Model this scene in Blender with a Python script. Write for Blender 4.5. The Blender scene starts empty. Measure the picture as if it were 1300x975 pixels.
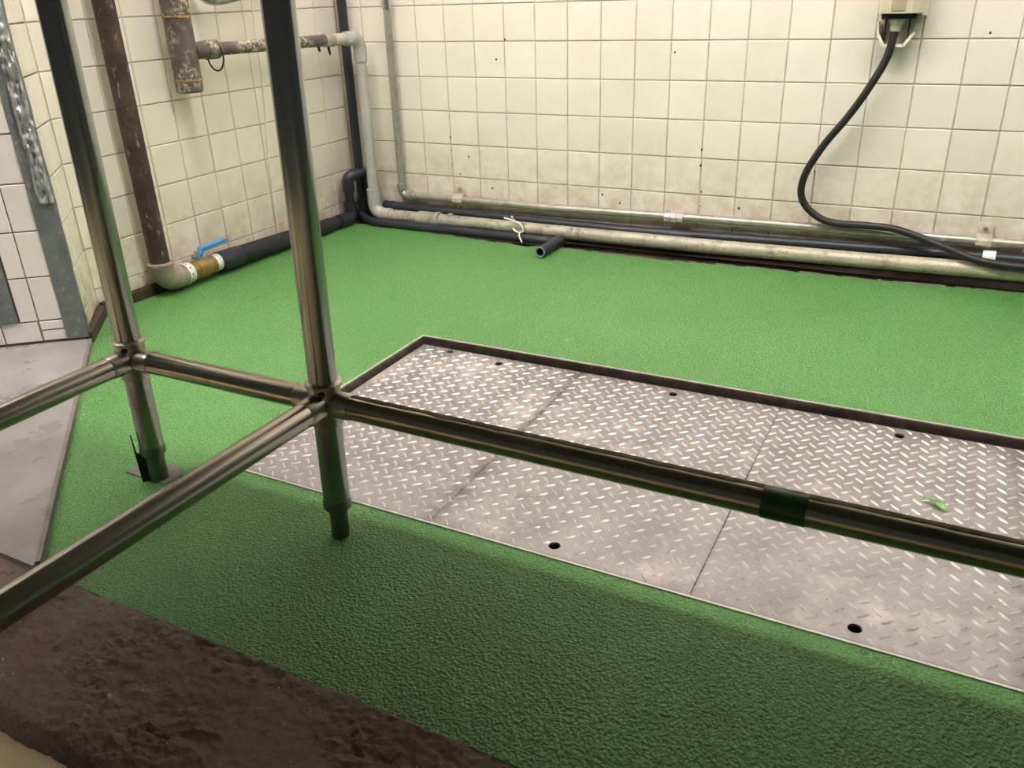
import bpy, bmesh, math, random
from mathutils import Vector, Matrix, noise
random.seed(7)
sc = bpy.context.scene
S = 0.108                      # one wall tile pitch in metres; coordinates below are in tiles
ZF = 6.6                       # green floor lies at z = -6.6 tiles
def W(p): return Vector((p[0]*S, p[1]*S, (p[2]+ZF)*S))

# ------------------------------------------------------------------ camera
cd = bpy.data.cameras.new('camera'); cam = bpy.data.objects.new('camera', cd)
sc.collection.objects.link(cam); sc.camera = cam
Rr = ((0.88856, 0.457685, -0.031391), (0.169884, -0.391834, -0.904215), (-0.426146, 0.798117, -0.425922))
m = Matrix(((Rr[0][0], -Rr[1][0], -Rr[2][0]), (Rr[0][1], -Rr[1][1], -Rr[2][1]), (Rr[0][2], -Rr[1][2], -Rr[2][2])))
cam.matrix_world = Matrix.Translation(W((18.136, -23.048, 0.318))) @ m.to_4x4()
cd.sensor_fit = 'HORIZONTAL'; cd.sensor_width = 36; cd.lens = 1060.0/1300*36; cd.clip_start = 0.01

# ------------------------------------------------------------------ world, exposure, lights
wd = bpy.data.worlds.new('room_light'); sc.world = wd; wd.use_nodes = True
wd.node_tree.nodes['Background'].inputs[0].default_value = (0.95, 1.0, 0.93, 1)
wd.node_tree.nodes['Background'].inputs[1].default_value = 0.02
sc.view_settings.view_transform = 'Standard'; sc.view_settings.look = 'None'
sc.view_settings.exposure = 1.4; sc.view_settings.gamma = 1.0; sc.view_settings.use_curve_mapping = False
LAMPS = [  # x, y (tiles), brightness of the bare tubes, length (tiles)
    (5.0, -11.2, 46, 11.0), (18.0, -11.2, 46, 11.0), (31.0, -11.2, 36, 11.0),
    (1.0, -24.5, 46, 10.0)]
CEIL = 15.6; LAMPCOL = (1.0, .935, .895, 1)

# ------------------------------------------------------------------ helpers
C = sc.collection
POS = {}
def tag(o, label=None, cat=None, group=None, kind=None):
    if label: o['label'] = label
    if cat: o['category'] = cat
    if group: o['group'] = group
    if kind: o['kind'] = kind
    return o
def thing(name, loc, label, cat, group=None):
    o = bpy.data.objects.new(name, None); C.objects.link(o); o.empty_display_size = 0.05
    o.location = W(loc); POS[o] = o.location.copy()
    return tag(o, label, cat, group)
def finish(me, sharp=38):
    for p in me.polygons: p.use_smooth = True
    me.set_sharp_from_angle(angle=math.radians(sharp))
def obj(name, bm, mt, parent=None, flat=False, metres=False, recalc=True):
    """bm in tile coordinates -> one mesh object with its origin at its own centre."""
    if recalc: bmesh.ops.recalc_face_normals(bm, faces=bm.faces)
    if not metres:
        for v in bm.verts: v.co = W(v.co)
    xs = [v.co for v in bm.verts]
    lo = Vector((min(c.x for c in xs), min(c.y for c in xs), min(c.z for c in xs)))
    hi = Vector((max(c.x for c in xs), max(c.y for c in xs), max(c.z for c in xs)))
    cen = (lo+hi)/2; cen.z = lo.z
    for v in bm.verts: v.co -= cen
    me = bpy.data.meshes.new(name); bm.to_mesh(me); bm.free()
    if not flat: finish(me)
    me.materials.append(mt)
    o = bpy.data.objects.new(name, me); C.objects.link(o)
    POS[o] = cen
    if parent is not None:
        o.parent = parent; o.location = cen - POS[parent]
    else: o.location = cen
    return o
def struct(name, bm, mt, **k):
    o = obj(name, bm, mt, **k); o['kind'] = 'structure'; return o
def B(): return bmesh.new()
def box(bm, x0, x1, y0, y1, z0, z1, bev=0):
    vs = [bm.verts.new((x, y, z)) for z in (z0, z1) for y in (y0, y1) for x in (x0, x1)]
    fs = [bm.faces.new([vs[i] for i in q]) for q in ((0,2,3,1),(4,5,7,6),(0,1,5,4),(2,6,7,3),(0,4,6,2),(1,3,7,5))]
    if bev:
        es = list({e for f in fs for e in f.edges})
        bmesh.ops.bevel(bm, geom=es, offset=bev, segments=2, affect='EDGES', profile=0.6)
    return bm
def prism(bm, poly, z0, z1):
    a = [bm.verts.new((p[0], p[1], z0)) for p in poly]; b = [bm.verts.new((p[0], p[1], z1)) for p in poly]
    n = len(poly)
    bm.faces.new(a[::-1]); bm.faces.new(b)
    for i in range(n): bm.faces.new((a[i], a[(i+1) % n], b[(i+1) % n], b[i]))
    return bm
def prism_y(bm, poly, y0, y1):
    """poly in (x, z), extruded along y"""
    a = [bm.verts.new((p[0], y0, p[1])) for p in poly]; b = [bm.verts.new((p[0], y1, p[1])) for p in poly]
    n = len(poly)
    bm.faces.new(a); bm.faces.new(b[::-1])
    for i in range(n): bm.faces.new((a[i], b[i], b[(i+1) % n], a[(i+1) % n]))
    return bm
def sweep(bm, pts, rad, seg=20, caps=True, sq=None):
    """tube through pts with a radius for each point"""
    pts = [Vector(p) for p in pts]; n = len(pts)
    if not isinstance(rad, (list, tuple)): rad = [rad]*n
    tan = []
    for i in range(n):
        a = i-1
        while a >= 0 and (pts[i]-pts[a]).length < 1e-6: a -= 1
        b = i+1
        while b < n and (pts[b]-pts[i]).length < 1e-6: b += 1
        t = Vector((0,0,0))
        if a >= 0: t += (pts[i]-pts[a]).normalized()
        if b < n: t += (pts[b]-pts[i]).normalized()
        tan.append(t.normalized())
    t0 = tan[0]; ref = Vector((0,0,1)) if abs(t0.z) < .9 else Vector((1,0,0))
    u = t0.cross(ref).normalized(); rings = []
    for i in range(n):
        if i:
            ax = tan[i-1].cross(tan[i])
            if ax.length > 1e-7:
                u = Matrix.Rotation(tan[i-1].angle(tan[i]), 3, ax.normalized()) @ u
            u = (u - tan[i]*u.dot(tan[i])).normalized()
        v = tan[i].cross(u)
        rings.append([bm.verts.new(pts[i]+(u*math.cos(2*math.pi*k/seg)+v*math.sin(2*math.pi*k/seg))*rad[i]) for k in range(seg)])
    for i in range(n-1):
        for k in range(seg):
            bm.faces.new((rings[i][k], rings[i][(k+1) % seg], rings[i+1][(k+1) % seg], rings[i+1][k]))
    if caps:
        bm.faces.new(rings[0][::-1]); bm.faces.new(rings[-1])
    return bm
def lathe(bm, a, d, prof, seg=20, caps=True):
    """prof: (distance along d, radius)"""
    a = Vector(a); d = Vector(d).normalized()
    return sweep(bm, [a+d*t for t, r in prof], [max(r, 1e-4) for t, r in prof], seg, caps)
def arc(c, a, b, r, n=8):
    """quarter bend centred at corner point c: comes in along direction a, leaves along b"""
    c = Vector(c); a = Vector(a).normalized(); b = Vector(b).normalized()
    o = c - a*r + b*r; out = []
    for i in range(n+1):
        t = math.pi/2*i/n
        out.append(o - b*r*math.cos(t) + a*r*math.sin(t))
    return out
def open_pipe(bm, a, b, ro, ri, depth, seg=20, caps=True):
    """tube from a to b, open and hollow at b"""
    a = Vector(a); b = Vector(b); d = (b-a).normalized(); u = d.cross(Vector((0, 0, 1))).normalized(); v = u.cross(d)
    R_ = [[bm.verts.new(p+(u*math.cos(2*math.pi*k/seg)+v*math.sin(2*math.pi*k/seg))*r) for k in range(seg)]
          for p, r in ((a, ro), (b, ro), (b, ri), (b-d*depth, ri))]
    for i in range(3):
        for k in range(seg): bm.faces.new((R_[i][k], R_[i][(k+1) % seg], R_[i+1][(k+1) % seg], R_[i+1][k]))
    if caps: bm.faces.new(R_[0][::-1]); bm.faces.new(R_[3])
    return bm
def smooth(pts, n=8):
    P = [Vector(p) for p in pts]; out = []
    for i in range(len(P)-1):
        p0 = P[max(i-1, 0)]; p1 = P[i]; p2 = P[i+1]; p3 = P[min(i+2, len(P)-1)]
        for k in range(n):
            t = k/n
            out.append(0.5*((2*p1)+(p2-p0)*t+(2*p0-5*p1+4*p2-p3)*t*t+(3*p1-p0-3*p2+p3)*t**3))
    out.append(P[-1]); return out

# ------------------------------------------------------------------ materials
def lin(c): return tuple(((x/255)/12.92 if x/255 <= .04045 else (((x/255)+.055)/1.055)**2.4) for x in c)
class Mat:
    def __init__(s, name, rough=.5, metal=0., spec=.5):
        s.m = bpy.data.materials.new(name); s.m.use_nodes = True
        s.t = s.m.node_tree; s.b = s.t.nodes['Principled BSDF']
        s.b.inputs['Roughness'].default_value = rough; s.b.inputs['Metallic'].default_value = metal
        s.b.inputs['Specular IOR Level'].default_value = spec
        s.geo = s.t.nodes.new('ShaderNodeNewGeometry')
    def link(s, a, b): s.t.links.new(a, b)
    def noise(s, scale, detail=4, rough=.6, stretch=None, w=0.0):
        n = s.t.nodes.new('ShaderNodeTexNoise'); n.inputs['Scale'].default_value = scale
        n.inputs['Detail'].default_value = detail; n.inputs['Roughness'].default_value = rough
        v = s.geo.outputs['Position']
        mp = s.t.nodes.new('ShaderNodeMapping'); mp.inputs['Location'].default_value = (w, w*.7, w*1.3)
        if stretch: mp.inputs['Scale'].default_value = stretch
        s.link(v, mp.inputs['Vector']); s.link(mp.outputs[0], n.inputs['Vector'])
        return n.outputs['Fac']
    def voro(s, scale, feature='F1'):
        n = s.t.nodes.new('ShaderNodeTexVoronoi'); n.inputs['Scale'].default_value = scale; n.feature = feature
        s.link(s.geo.outputs['Position'], n.inputs['Vector']); return n.outputs['Distance']
    def ramp(s, fac, stops):
        r = s.t.nodes.new('ShaderNodeValToRGB'); e = r.color_ramp.elements
        while len(e) < len(stops): e.new(.5)
        for el, (p, c) in zip(e, stops):
            el.position = p; el.color = (*c, 1) if not isinstance(c, (int, float)) else (c, c, c, 1)
        s.link(fac, r.inputs[0]); return r.outputs[0]
    def mix(s, fac, a, b):
        n = s.t.nodes.new('ShaderNodeMix'); n.data_type = 'RGBA'
        for k, v in ((0, fac), (6, a), (7, b)):
            if isinstance(v, (tuple, float, int)):
                n.inputs[k].default_value = v if k == 0 else (*v, 1)
            else: s.link(v, n.inputs[k])
        return n.outputs[2]
    def math(s, op, a, b):
        n = s.t.nodes.new('ShaderNodeMath'); n.operation = op; n.use_clamp = False
        for k, v in ((0, a), (1, b)):
            if isinstance(v, (float, int)): n.inputs[k].default_value = v
            else: s.link(v, n.inputs[k])
        return n.outputs[0]
    def rnd(s):
        n = s.t.nodes.new('ShaderNodeObjectInfo'); return n.outputs['Random']
    def z(s):
        n = s.t.nodes.new('ShaderNodeSeparateXYZ'); s.link(s.geo.outputs['Position'], n.inputs[0]); return n.outputs[2]
    def xyz(s, i):
        n = s.t.nodes.new('ShaderNodeSeparateXYZ'); s.link(s.geo.outputs['Position'], n.inputs[0]); return n.outputs[i]
    def col(s, c):
        if isinstance(c, tuple): s.b.inputs['Base Color'].default_value = (*c, 1)
        else: s.link(c, s.b.inputs['Base Color'])
        return s
    def rough(s, r): s.link(r, s.b.inputs['Roughness']); return s
    def bump(s, h, strength=.3, dist=.002):
        n = s.t.nodes.new('ShaderNodeBump'); n.inputs['Strength'].default_value = strength; n.inputs['Distance'].default_value = dist
        s.link(h, n.inputs['Height']); s.link(n.outputs[0], s.b.inputs['Normal']); return s
def plain(name, c, rough=.5, metal=0., var=.25, scale=40, bump=0.0, spec=.5):
    M_ = Mat(name, rough, metal, spec); c = lin(c)
    n = M_.noise(scale)
    M_.col(M_.ramp(n, [(.3, tuple(x*(1-var) for x in c)), (.7, tuple(min(1, x*(1+var)) for x in c))]))
    if bump: M_.bump(M_.noise(scale*4), bump, .001)
    return M_.m

def tile_material(name, base, stain, low):
    t = Mat(name, .22, 0, .5)
    c = lin(base)
    a = t.ramp(t.rnd(), [(0, tuple(x*.955 for x in c)), (1, tuple(min(1, x*1.03) for x in c))])
    sp = t.ramp(t.noise(9, 5), [(.45, 0.0), (.75, 1.0)])
    a = t.mix(t.math('MULTIPLY', sp, .10), a, lin(stain))
    # splashed dirt that clings to the lowest rows of tiles
    zz = t.math('MULTIPLY', t.math('SUBTRACT', low, t.z()), 1/.28)
    zc = t.t.nodes.new('ShaderNodeClamp'); t.link(zz, zc.inputs[0])
    d = t.math('MULTIPLY', zc.outputs[0], t.ramp(t.noise(16, 6, .7), [(.38, 0.0), (.62, 1.0)]))
    a = t.mix(t.math('MULTIPLY', d, .6), a, lin(stain))
    chips = t.ramp(t.noise(60, 2, .5, w=3), [(.74, 0.0), (.78, 1.0)])
    chips = t.math('MULTIPLY', chips, zc.outputs[0])
    a = t.mix(t.math('MULTIPLY', chips, .7), a, lin((90, 75, 55)))
    t.col(a); t.rough(t.ramp(t.noise(25), [(.3, .20), (.8, .27)]))
    t.bump(t.noise(14, 2), .08, .004)
    return t.m
M = {}
M['tile'] = tile_material('cream_glazed_tile', (237, 230, 217), (178, 152, 120), .36)
M['tile_left'] = tile_material('cream_glazed_tile_aged', (236, 228, 214), (174, 148, 114), .30)
M['tile_white'] = tile_material('white_glazed_tile', (246, 239, 233), (186, 162, 136), .12)
g = Mat('tile_grout', .9); g.col(g.ramp(g.noise(30), [(.3, lin((172, 158, 140))), (.7, lin((206, 194, 176)))])); M['grout'] = g.m
g = Mat('tile_grout_dark', .9); g.col(g.ramp(g.noise(24), [(.3, lin((96, 82, 68))), (.7, lin((150, 132, 110)))])); M['grout_dark'] = g.m

g = Mat('green_floor_coating', .42, 0, .5)
big = g.noise(2.2, 3); fine = g.noise(420, 3, .6)
c0 = g.ramp(big, [(.3, lin((86, 140, 72))), (.7, lin((96, 150, 82)))])
sparkle = g.ramp(g.noise(650, 1, .4, w=5), [(.66, 0.0), (.74, 1.0)])  # pale specks paint the sparkle of the coating into its colour
g.col(g.mix(g.math('MULTIPLY', sparkle, .35), c0, lin((170, 210, 150))))
h = g.math('ADD', g.math('MULTIPLY', g.voro(230, 'SMOOTH_F1'), .9), g.math('MULTIPLY', g.noise(260, 2), .8))
g.bump(h, 1.0, .0042); g.rough(g.ramp(g.noise(300, 2, w=9), [(.35, .18), (.7, .5)]))
M['green'] = g.m

g = Mat('smooth_grey_concrete', .32, 0, .5)
g.col(g.mix(g.ramp(g.noise(5, 6, .65), [(.35, 0.0), (.7, 1.0)]), lin((132, 128, 127)), lin((166, 161, 159)))); g.bump(g.noise(30, 5), .1, .002)
g.rough(g.ramp(g.noise(9, 4), [(.3, .22), (.7, .45)])); M['concrete'] = g.m
g = Mat('worn_red_brown_concrete', .7, 0, .4)
a = g.ramp(g.noise(7, 6, .7), [(.3, lin((126, 116, 100))), (.5, lin((124, 108, 96))), (.7, lin((126, 94, 86)))])
a = g.mix(g.ramp(g.noise(45, 5, .75, w=2), [(.55, 0.0), (.75, 1.0)]), a, lin((146, 136, 120)))
pit = g.ramp(g.noise(38, 4, .8, w=7), [(.27, 1.0), (.36, 0.0)])
g.col(g.mix(pit, a, lin((42, 34, 28)))); g.bump(g.noise(55, 8, .75), .9, .006); M['brown'] = g.m
M['beige'] = plain('pale_concrete', (206, 190, 150), .7, 0, .2, 25, .4)
M['dark_base'] = plain('dark_damp_mortar', (62, 50, 40), .75, 0, .5, 30, .6)
M['gutter'] = plain('dirty_gutter_concrete', (74, 60, 46), .7, 0, .6, 25, .8)
M['edge'] = plain('grey_edge_concrete', (120, 114, 108), .6, 0, .3, 30, .5)

def steel(name, base, rough, streak, dirt=None):
    g = Mat(name, rough, 1.0)
    n = g.noise(30, 4, .6, stretch=streak)
    c = lin(base)
    a = g.ramp(n, [(.25, tuple(x*.88 for x in c)), (.75, tuple(min(1, x*1.08) for x in c))])
    if dirt:
        d = g.ramp(g.noise(26, 5, .7, w=4), [(.56, 0.0), (.72, 1.0)])
        a = g.mix(g.math('MULTIPLY', d, .7), a, lin(dirt))
    g.col(a); g.rough(g.ramp(n, [(.2, rough*.92), (.8, rough*1.12)])); return g.m
M['steel_post'] = steel('brushed_steel_post', (164, 166, 164), .2, (14, 14, .1))
M['steel_x'] = steel('brushed_steel_rail', (172, 166, 150), .20, (.15, 14, 14), (96, 78, 52))
M['steel_y'] = steel('brushed_steel_side_rail', (180, 174, 166), .24, (14, .15, 14))
M['steel_joint'] = steel('cast_steel_joint', (176, 172, 160), .3, (1, 1, 1), (90, 80, 66))
M['steel_foot'] = steel('dull_steel_foot', (120, 122, 112), .4, (1, 1, .4), (70, 74, 60))
g = Mat('dirt_line', .85); g.col(g.ramp(g.noise(60, 5, .7), [(.3, lin((58, 42, 24))), (.7, lin((112, 92, 62)))])); M['rust_dirt'] = g.m
M['table'] = plain('dull_grey_shading_board', (74, 74, 72), .6, 0, .15, 20)
def plate_material(name, metal, c1, c2, rough):
    g = Mat(name, .42, metal, .5)
    a = g.ramp(g.noise(12, 4), [(.3, lin(c1)), (.7, lin(c2))])
    a = g.mix(g.math('MULTIPLY', g.ramp(g.noise(3.1, 5, .7, w=11), [(.54, 0.0), (.70, 1.0)]), .7), a, lin((216, 208, 200)))
    def band(axis, pos, half):          # grime caught along a seam or an edge of the sheets
        d = g.math('ABSOLUTE', g.math('SUBTRACT', g.xyz(axis), pos*S), 0.0)
        v = g.math('SUBTRACT', 1.0, g.math('MULTIPLY', d, 1/(half*S)))
        c = g.t.nodes.new('ShaderNodeClamp'); g.link(v, c.inputs[0]); return c.outputs[0]
    n = g.ramp(g.noise(28, 6, .75, w=23), [(.40, 0.0), (.58, 1.0)])
    for ax, pos, half, amt in ((0, 12.15, .22, .85), (0, 20.0, .45, .9), (1, -8.78, .38, .7), (1, -14.7, .22, .45), (0, 16.07, .06, .4)):
        a = g.mix(g.math('MULTIPLY', g.math('MULTIPLY', band(ax, pos, half), n), amt), a, lin((92, 82, 74)))
    a = g.mix(g.math('MULTIPLY', g.ramp(g.noise(6, 6, .75, w=33), [(.58, 0.0), (.75, 1.0)]), .35), a, lin((128, 118, 110)))
    g.col(a); g.rough(g.ramp(g.noise(20, 5), [(.3, rough), (.7, rough*1.6)])); g.bump(g.noise(120, 4), .12, .001)
    return g.m
M['plate'] = plate_material('worn_tread_plate', .35, (132, 127, 125), (154, 148, 146), .36)
M['lug'] = plate_material('tread_lug_steel_highlit', .4, (192, 187, 184), (220, 215, 212), .24)  # paler than the sheet: lamp highlights on the lugs put into their colour
M['frame_dark'] = plain('grimy_steel_angle', (92, 80, 72), .6, .3, .5, 40, .5)
M['frame_edge'] = plain('bare_steel_edge', (205, 203, 196), .4, .3, .12, 40)
M['black_void'] = plain('unlit_pit', (16, 15, 14), .9, 0, .2)
g = Mat('rusty_painted_pipe', .6, 0)
a = g.ramp(g.noise(18, 6, .7), [(.25, lin((34, 22, 19))), (.5, lin((60, 40, 35))), (.68, lin((82, 64, 56)))])
a = g.mix(g.ramp(g.noise(70, 4, .7, stretch=(1, 1, .3), w=4), [(.6, 0.0), (.7, 1.0)]), a, lin((150, 138, 128)))
g.col(a); g.bump(g.noise(90, 5), .6, .002); M['rust'] = g.m
g = Mat('flaking_dark_pipe_paint', .5, 0)
a = g.ramp(g.noise(16, 4), [(.3, lin((62, 54, 50))), (.7, lin((104, 94, 88)))])
a = g.mix(g.math('MULTIPLY', g.ramp(g.noise(85, 6, .8, w=8), [(.48, 0.0), (.58, 1.0)]), g.ramp(g.noise(14, 3, .6, w=17), [(.42, 0.0), (.58, 1.0)])), a, lin((214, 202, 178)))
g.col(a); g.bump(g.noise(70, 5), .7, .002); M['flaky'] = g.m
M['ochre'] = plain('rusty_sealing_ring', (158, 118, 76), .7, 0, .4, 60, .5)
g = Mat('dirty_galvanised_pipe', .5, .25)
a = g.ramp(g.noise(14, 6, .7), [(.3, lin((150, 144, 130))), (.6, lin((186, 180, 166)))])
a = g.mix(g.ramp(g.noise(34, 6, .8, w=3), [(.52, 0.0), (.66, 1.0)]), a, lin((112, 104, 88)))
xs = g.math('MULTIPLY', g.math('SUBTRACT', g.xyz(0), 1.0), 1.1)
cl = g.t.nodes.new('ShaderNodeClamp'); g.link(xs, cl.inputs[0])
f2 = g.math('MULTIPLY', cl.outputs[0], g.ramp(g.noise(22, 6, .8, w=15), [(.36, 0.0), (.56, 1.0)]))
a = g.mix(f2, a, lin((196, 186, 162)))
a = g.mix(g.ramp(g.noise(90, 5, .8, w=41), [(.58, 0.0), (.66, 1.0)]), a, lin((96, 88, 74)))
g.col(a); g.bump(g.noise(60, 6, .7), .6, .002); M['galv_dirty'] = g.m
M['grey_pvc'] = plain('grey_painted_pipe', (176, 175, 168), .4, .0, .12, 20, .1)
M['conduit'] = plain('galvanised_conduit', (170, 165, 156), .36, .5, .2, 30, .1)
M['zinc'] = plain('shiny_zinc_fitting', (206, 204, 200), .25, .9, .2, 60)
M['black_pvc'] = plain('black_plastic_pipe', (38, 42, 50), .42, 0, .25, 25, .1)
M['pvc_cut'] = plain('sawn_pipe_rim', (120, 132, 138), .5, 0, .1)
M['foam'] = plain('black_foam_lagging', (34, 34, 38), .75, 0, .35, 40, .4)
M['cast'] = plain('grey_cast_elbow', (150, 138, 124), .6, .3, .3, 30, .5)
M['brass'] = plain('brass_valve_body', (158, 130, 84), .4, .6, .25, 30, .15)
M['ptfe'] = plain('white_thread_tape', (240, 240, 236), .5, 0, .05)
M['blue'] = plain('blue_lever_coating', (76, 140, 204), .4, 0, .08)
M['white_plastic'] = plain('white_plastic', (236, 232, 218), .4, 0, .08)
M['clip'] = plain('dirty_white_clip', (236, 230, 214), .45, 0, .15, 60)
M['outlet'] = plain('beige_socket_casing', (206, 197, 176), .35, 0, .04, 20)
M['outlet_panel'] = plain('tan_socket_panel', (180, 164, 140), .45, 0, .05, 20)
M['outlet_grey'] = plain('grey_socket_lower_plate', (206, 200, 186), .4, 0, .06, 20)
M['rubber'] = plain('black_rubber_cable', (34, 30, 32), .5, 0, .2, 30)
M['black'] = plain('black_plastic', (16, 16, 17), .5, 0, .2)
M['leaf'] = plain('pale_green_paint_flake', (166, 208, 142), .6, 0, .35, 120, .6)
g = Mat('clear_green_tape', .3, 0, .5); g.col(lin((34, 84, 36))); M['green_tape'] = g.m
g = Mat('grey_metal_corner_guard', .4, .1)
a = g.ramp(g.noise(20, 5), [(.3, lin((142, 152, 152))), (.7, lin((168, 176, 175)))])
g.col(g.mix(g.ramp(g.noise(36, 5, .8, w=6), [(.56, 0.0), (.64, 1.0)]), a, lin((206, 206, 200)))); g.bump(g.noise(24, 5, .7), .7, .006); M['guard'] = g.m
M['foil'] = plain('crinkled_foil', (230, 230, 232), .18, .45, .25, 40, .8)
M['ceiling'] = plain('ceiling_paint', (140, 136, 130), .8, 0, .05, 5)
M['lamp_body'] = plain('lamp_housing', (225, 225, 222), .4, 0, .04)

# ------------------------------------------------------------------ room shell
ZT = CEIL
struct('wall_back', box(B(), -1, 30, .03, .9, -7.2, ZT), M['grout'], flat=True)
wall_back = bpy.data.objects['wall_back']
struct('wall_left', box(B(), -.9, -.03, -10.6, .9, -7.2, ZT), M['grout'], flat=True)
wall_left = bpy.data.objects['wall_left']
CH0 = Vector((0, -10.55, 0)); CH1 = Vector((1.40, -11.96, 0)); CHD = (CH1-CH0).normalized(); CHN = Vector((-CHD.y, CHD.x, 0))  # towards the room
if CHN.dot(Vector((1, 1, 0))) < 0: CHN = -CHN
WD = Vector((-.77, -.64, 0)).normalized(); WN = Vector((-WD.y, WD.x, 0))
if WN.dot(Vector((1, -1, 0))) < 0: WN = -WN
a = CH0 - CHN*.03; b = CH1 - CHN*.03 - WN*.03; c = CH1 + WD*9 - WN*.03
d = c - WN*1.6; e = Vector((-.9, -10.55, 0))
struct('wall_corner', prism(B(), [a, b, CH1+WD*1.7-WN*.03, CH1+WD*1.7-WN*1.2, (-.9, -10.6)], -7.2, ZT), M['grout_dark'], flat=True)
wall_corner = bpy.data.objects['wall_corner']
struct('wall_side', prism(B(), [CH1+WD*1.7-WN*.03, c, d, CH1+WD*1.7-WN*1.6], -7.2, ZT), M['grout_dark'], flat=True)
wall_side = bpy.data.objects['wall_side']
struct('ceiling', box(B(), -8, 34, -34, .9, ZT, ZT+.6), M['ceiling'], flat=True)

# wall tiles: each one a piece of its wall
GAP = .013
_tiles = {}
def tile_mesh(w, h, mt):
    k = (round(w, 3), round(h, 3), mt.name)
    if k in _tiles: return _tiles[k]
    bm = B(); bv = .014
    a = w/2-GAP; b_ = h/2-GAP
    rings = [[bm.verts.new((sx*aa*S, yy*S, sz*bb*S)) for sx, sz in ((-1,-1),(1,-1),(1,1),(-1,1))]
             for aa, bb, yy in ((a, b_, .05), (a, b_, .018), (a-bv, b_-bv, 0.0))]
    for i in range(2):
        for j in range(4): bm.faces.new((rings[i][j], rings[i][(j+1)%4], rings[i+1][(j+1)%4], rings[i+1][j]))
    bm.faces.new(rings[2])
    bmesh.ops.recalc_face_normals(bm, faces=bm.faces)
    for f in bm.faces:
        pass
    me = bpy.data.meshes.new('tile'); bm.to_mesh(me); bm.free(); me.materials.append(mt); _tiles[k] = me
    return me
def put_tile(parent, org, dr, u0, u1, z0, z1, mt, jit=.006):
    """tile on the vertical plane through org along dr (unit); outward normal is to the right-hand of dr rotated -90"""
    me = tile_mesh(u1-u0, z1-z0, mt)
    o = bpy.data.objects.new('tile', me); C.objects.link(o)
    nrm = Vector((dr.y, -dr.x, 0))
    p = org + dr*((u0+u1)/2) + Vector((0, 0, (z0+z1)/2)) + nrm*random.uniform(-jit, jit)
    o.parent = parent; o.location = W(p)-POS[parent]
    o.rotation_euler = (random.uniform(-.006, .006), 0, math.atan2(dr.y, dr.x)+random.uniform(-.006, .006))
    return o
def tile_block(bm, org, dr, u0, u1, z0, z1):
    nrm = Vector((dr.y, -dr.x, 0)); a = u0+GAP; b_ = u1-GAP; lo = z0+GAP; hi = z1-GAP; bv = .014
    rings = []
    for s, off in ((0, .018-.05), (0, -.018), (bv, 0)):
        rings.append([bm.verts.new(org+dr*u+nrm*off+Vector((0, 0, z))) for u, z in ((a+s, lo+s), (b_-s, lo+s), (b_-s, hi-s), (a+s, hi-s))])
    for i in range(2):
        for j in range(4): bm.faces.new((rings[i][j], rings[i][(j+1)%4], rings[i+1][(j+1)%4], rings[i+1][j]))
    bm.faces.new(rings[2])
ROWS = [(-6.36, -6)] + [(-k-1, -k) for k in range(5, -2, -1)]        # up to z = +1
XD = Vector((1, 0, 0)); O0 = Vector((0, 0, 0))
cols = [(0.03, .95)] + [(.95+i, 1.95+i) for i in range(0, 21)]
for z0, z1 in ROWS:
    for u0, u1 in cols: put_tile(wall_back, O0, XD, u0, u1, z0, z1, M['tile'])
bm = B()
for k in range(1, 14):
    for u0, u1 in cols + [(.95+i, 1.95+i) for i in range(21, 28)]: tile_block(bm, O0, XD, u0, u1, k, k+1)
for z0, z1 in ROWS:
    for i in range(21, 28): tile_block(bm, O0, XD, .95+i, 1.95+i, z0, z1)
tag(obj('tile_field', bm, M['tile'], wall_back, flat=True), kind='stuff')
LD = Vector((0, 1, 0)); LO = Vector((0, -10.55, 0))
lcols = [(0.0, .48)] + [(.48+i, 1.48+i) for i in range(0, 9)] + [(9.48, 10.52)]
for z0, z1 in [(-6.34, -5.97)] + [(a_+.03, b_+.03) for a_, b_ in ROWS[1:]]:
    for u0, u1 in lcols: put_tile(wall_left, LO, LD, u0, u1, z0, z1, M['tile_left'])
bm = B()
for k in range(1, 14):
    for u0, u1 in lcols: tile_block(bm, LO, LD, u0, u1, k+.03, k+1.03)
tag(obj('tile_field', bm, M['tile_left'], wall_left, flat=True), kind='stuff')
CO = CH1.copy(); CDn = -CHD                                  # walks from the outer corner back to the left wall
for z0, z1 in [(-6.34, -5.97)] + [(a_+.03, b_+.03) for a_, b_ in ROWS[1:]]:
    for u0, u1 in ((.22, .98), (.98, 1.98)): put_tile(wall_corner, CO, CDn, u0, u1, z0, z1, M['tile_left'])
WO = CH1.copy(); WDn = -WD
for z0, z1 in [(a_+.02, b_+.02) for a_, b_ in ROWS[1:]]:
    for u0, u1 in ((-.92, -.40), (-1.30, -.92)):
        put_tile(wall_corner, WO, WDn, u0, u1, z0, z1, M['tile_white'])
for u0, u1, z0, z1 in ((-.92, -.40, -6.2, -5.98), (-.92, -.40, -6.46, -6.2), (-1.7, -.94, -6.46, -5.98)):
    put_tile(wall_corner, WO, WDn, u0, u1, z0, z1, M['tile_white'], .012)
bm = B()
for k in range(1, 14):
    for u0, u1 in ((-.92, -.40), (-1.30, -.92)): tile_block(bm, WO, WDn, u0, u1, k, k+1)
    for u0, u1 in ((.22, .98), (.98, 1.98)): tile_block(bm, CO, CDn, u0, u1, k+.03, k+1.03)
tag(obj('tile_field', bm, M['tile_white'], wall_corner, flat=True), kind='stuff')
bm = B()
for k in range(-6, 14):
    for i in range(7): tile_block(bm, WO, WDn, -1.7-i-1, -1.7-i, k, k+1)
for i in range(7): tile_block(bm, WO, WDn, -1.7-i-1, -1.7-i, -6.46, -6)
tag(obj('tile_field', bm, M['tile_white'], wall_side, flat=True), kind='stuff')

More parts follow.
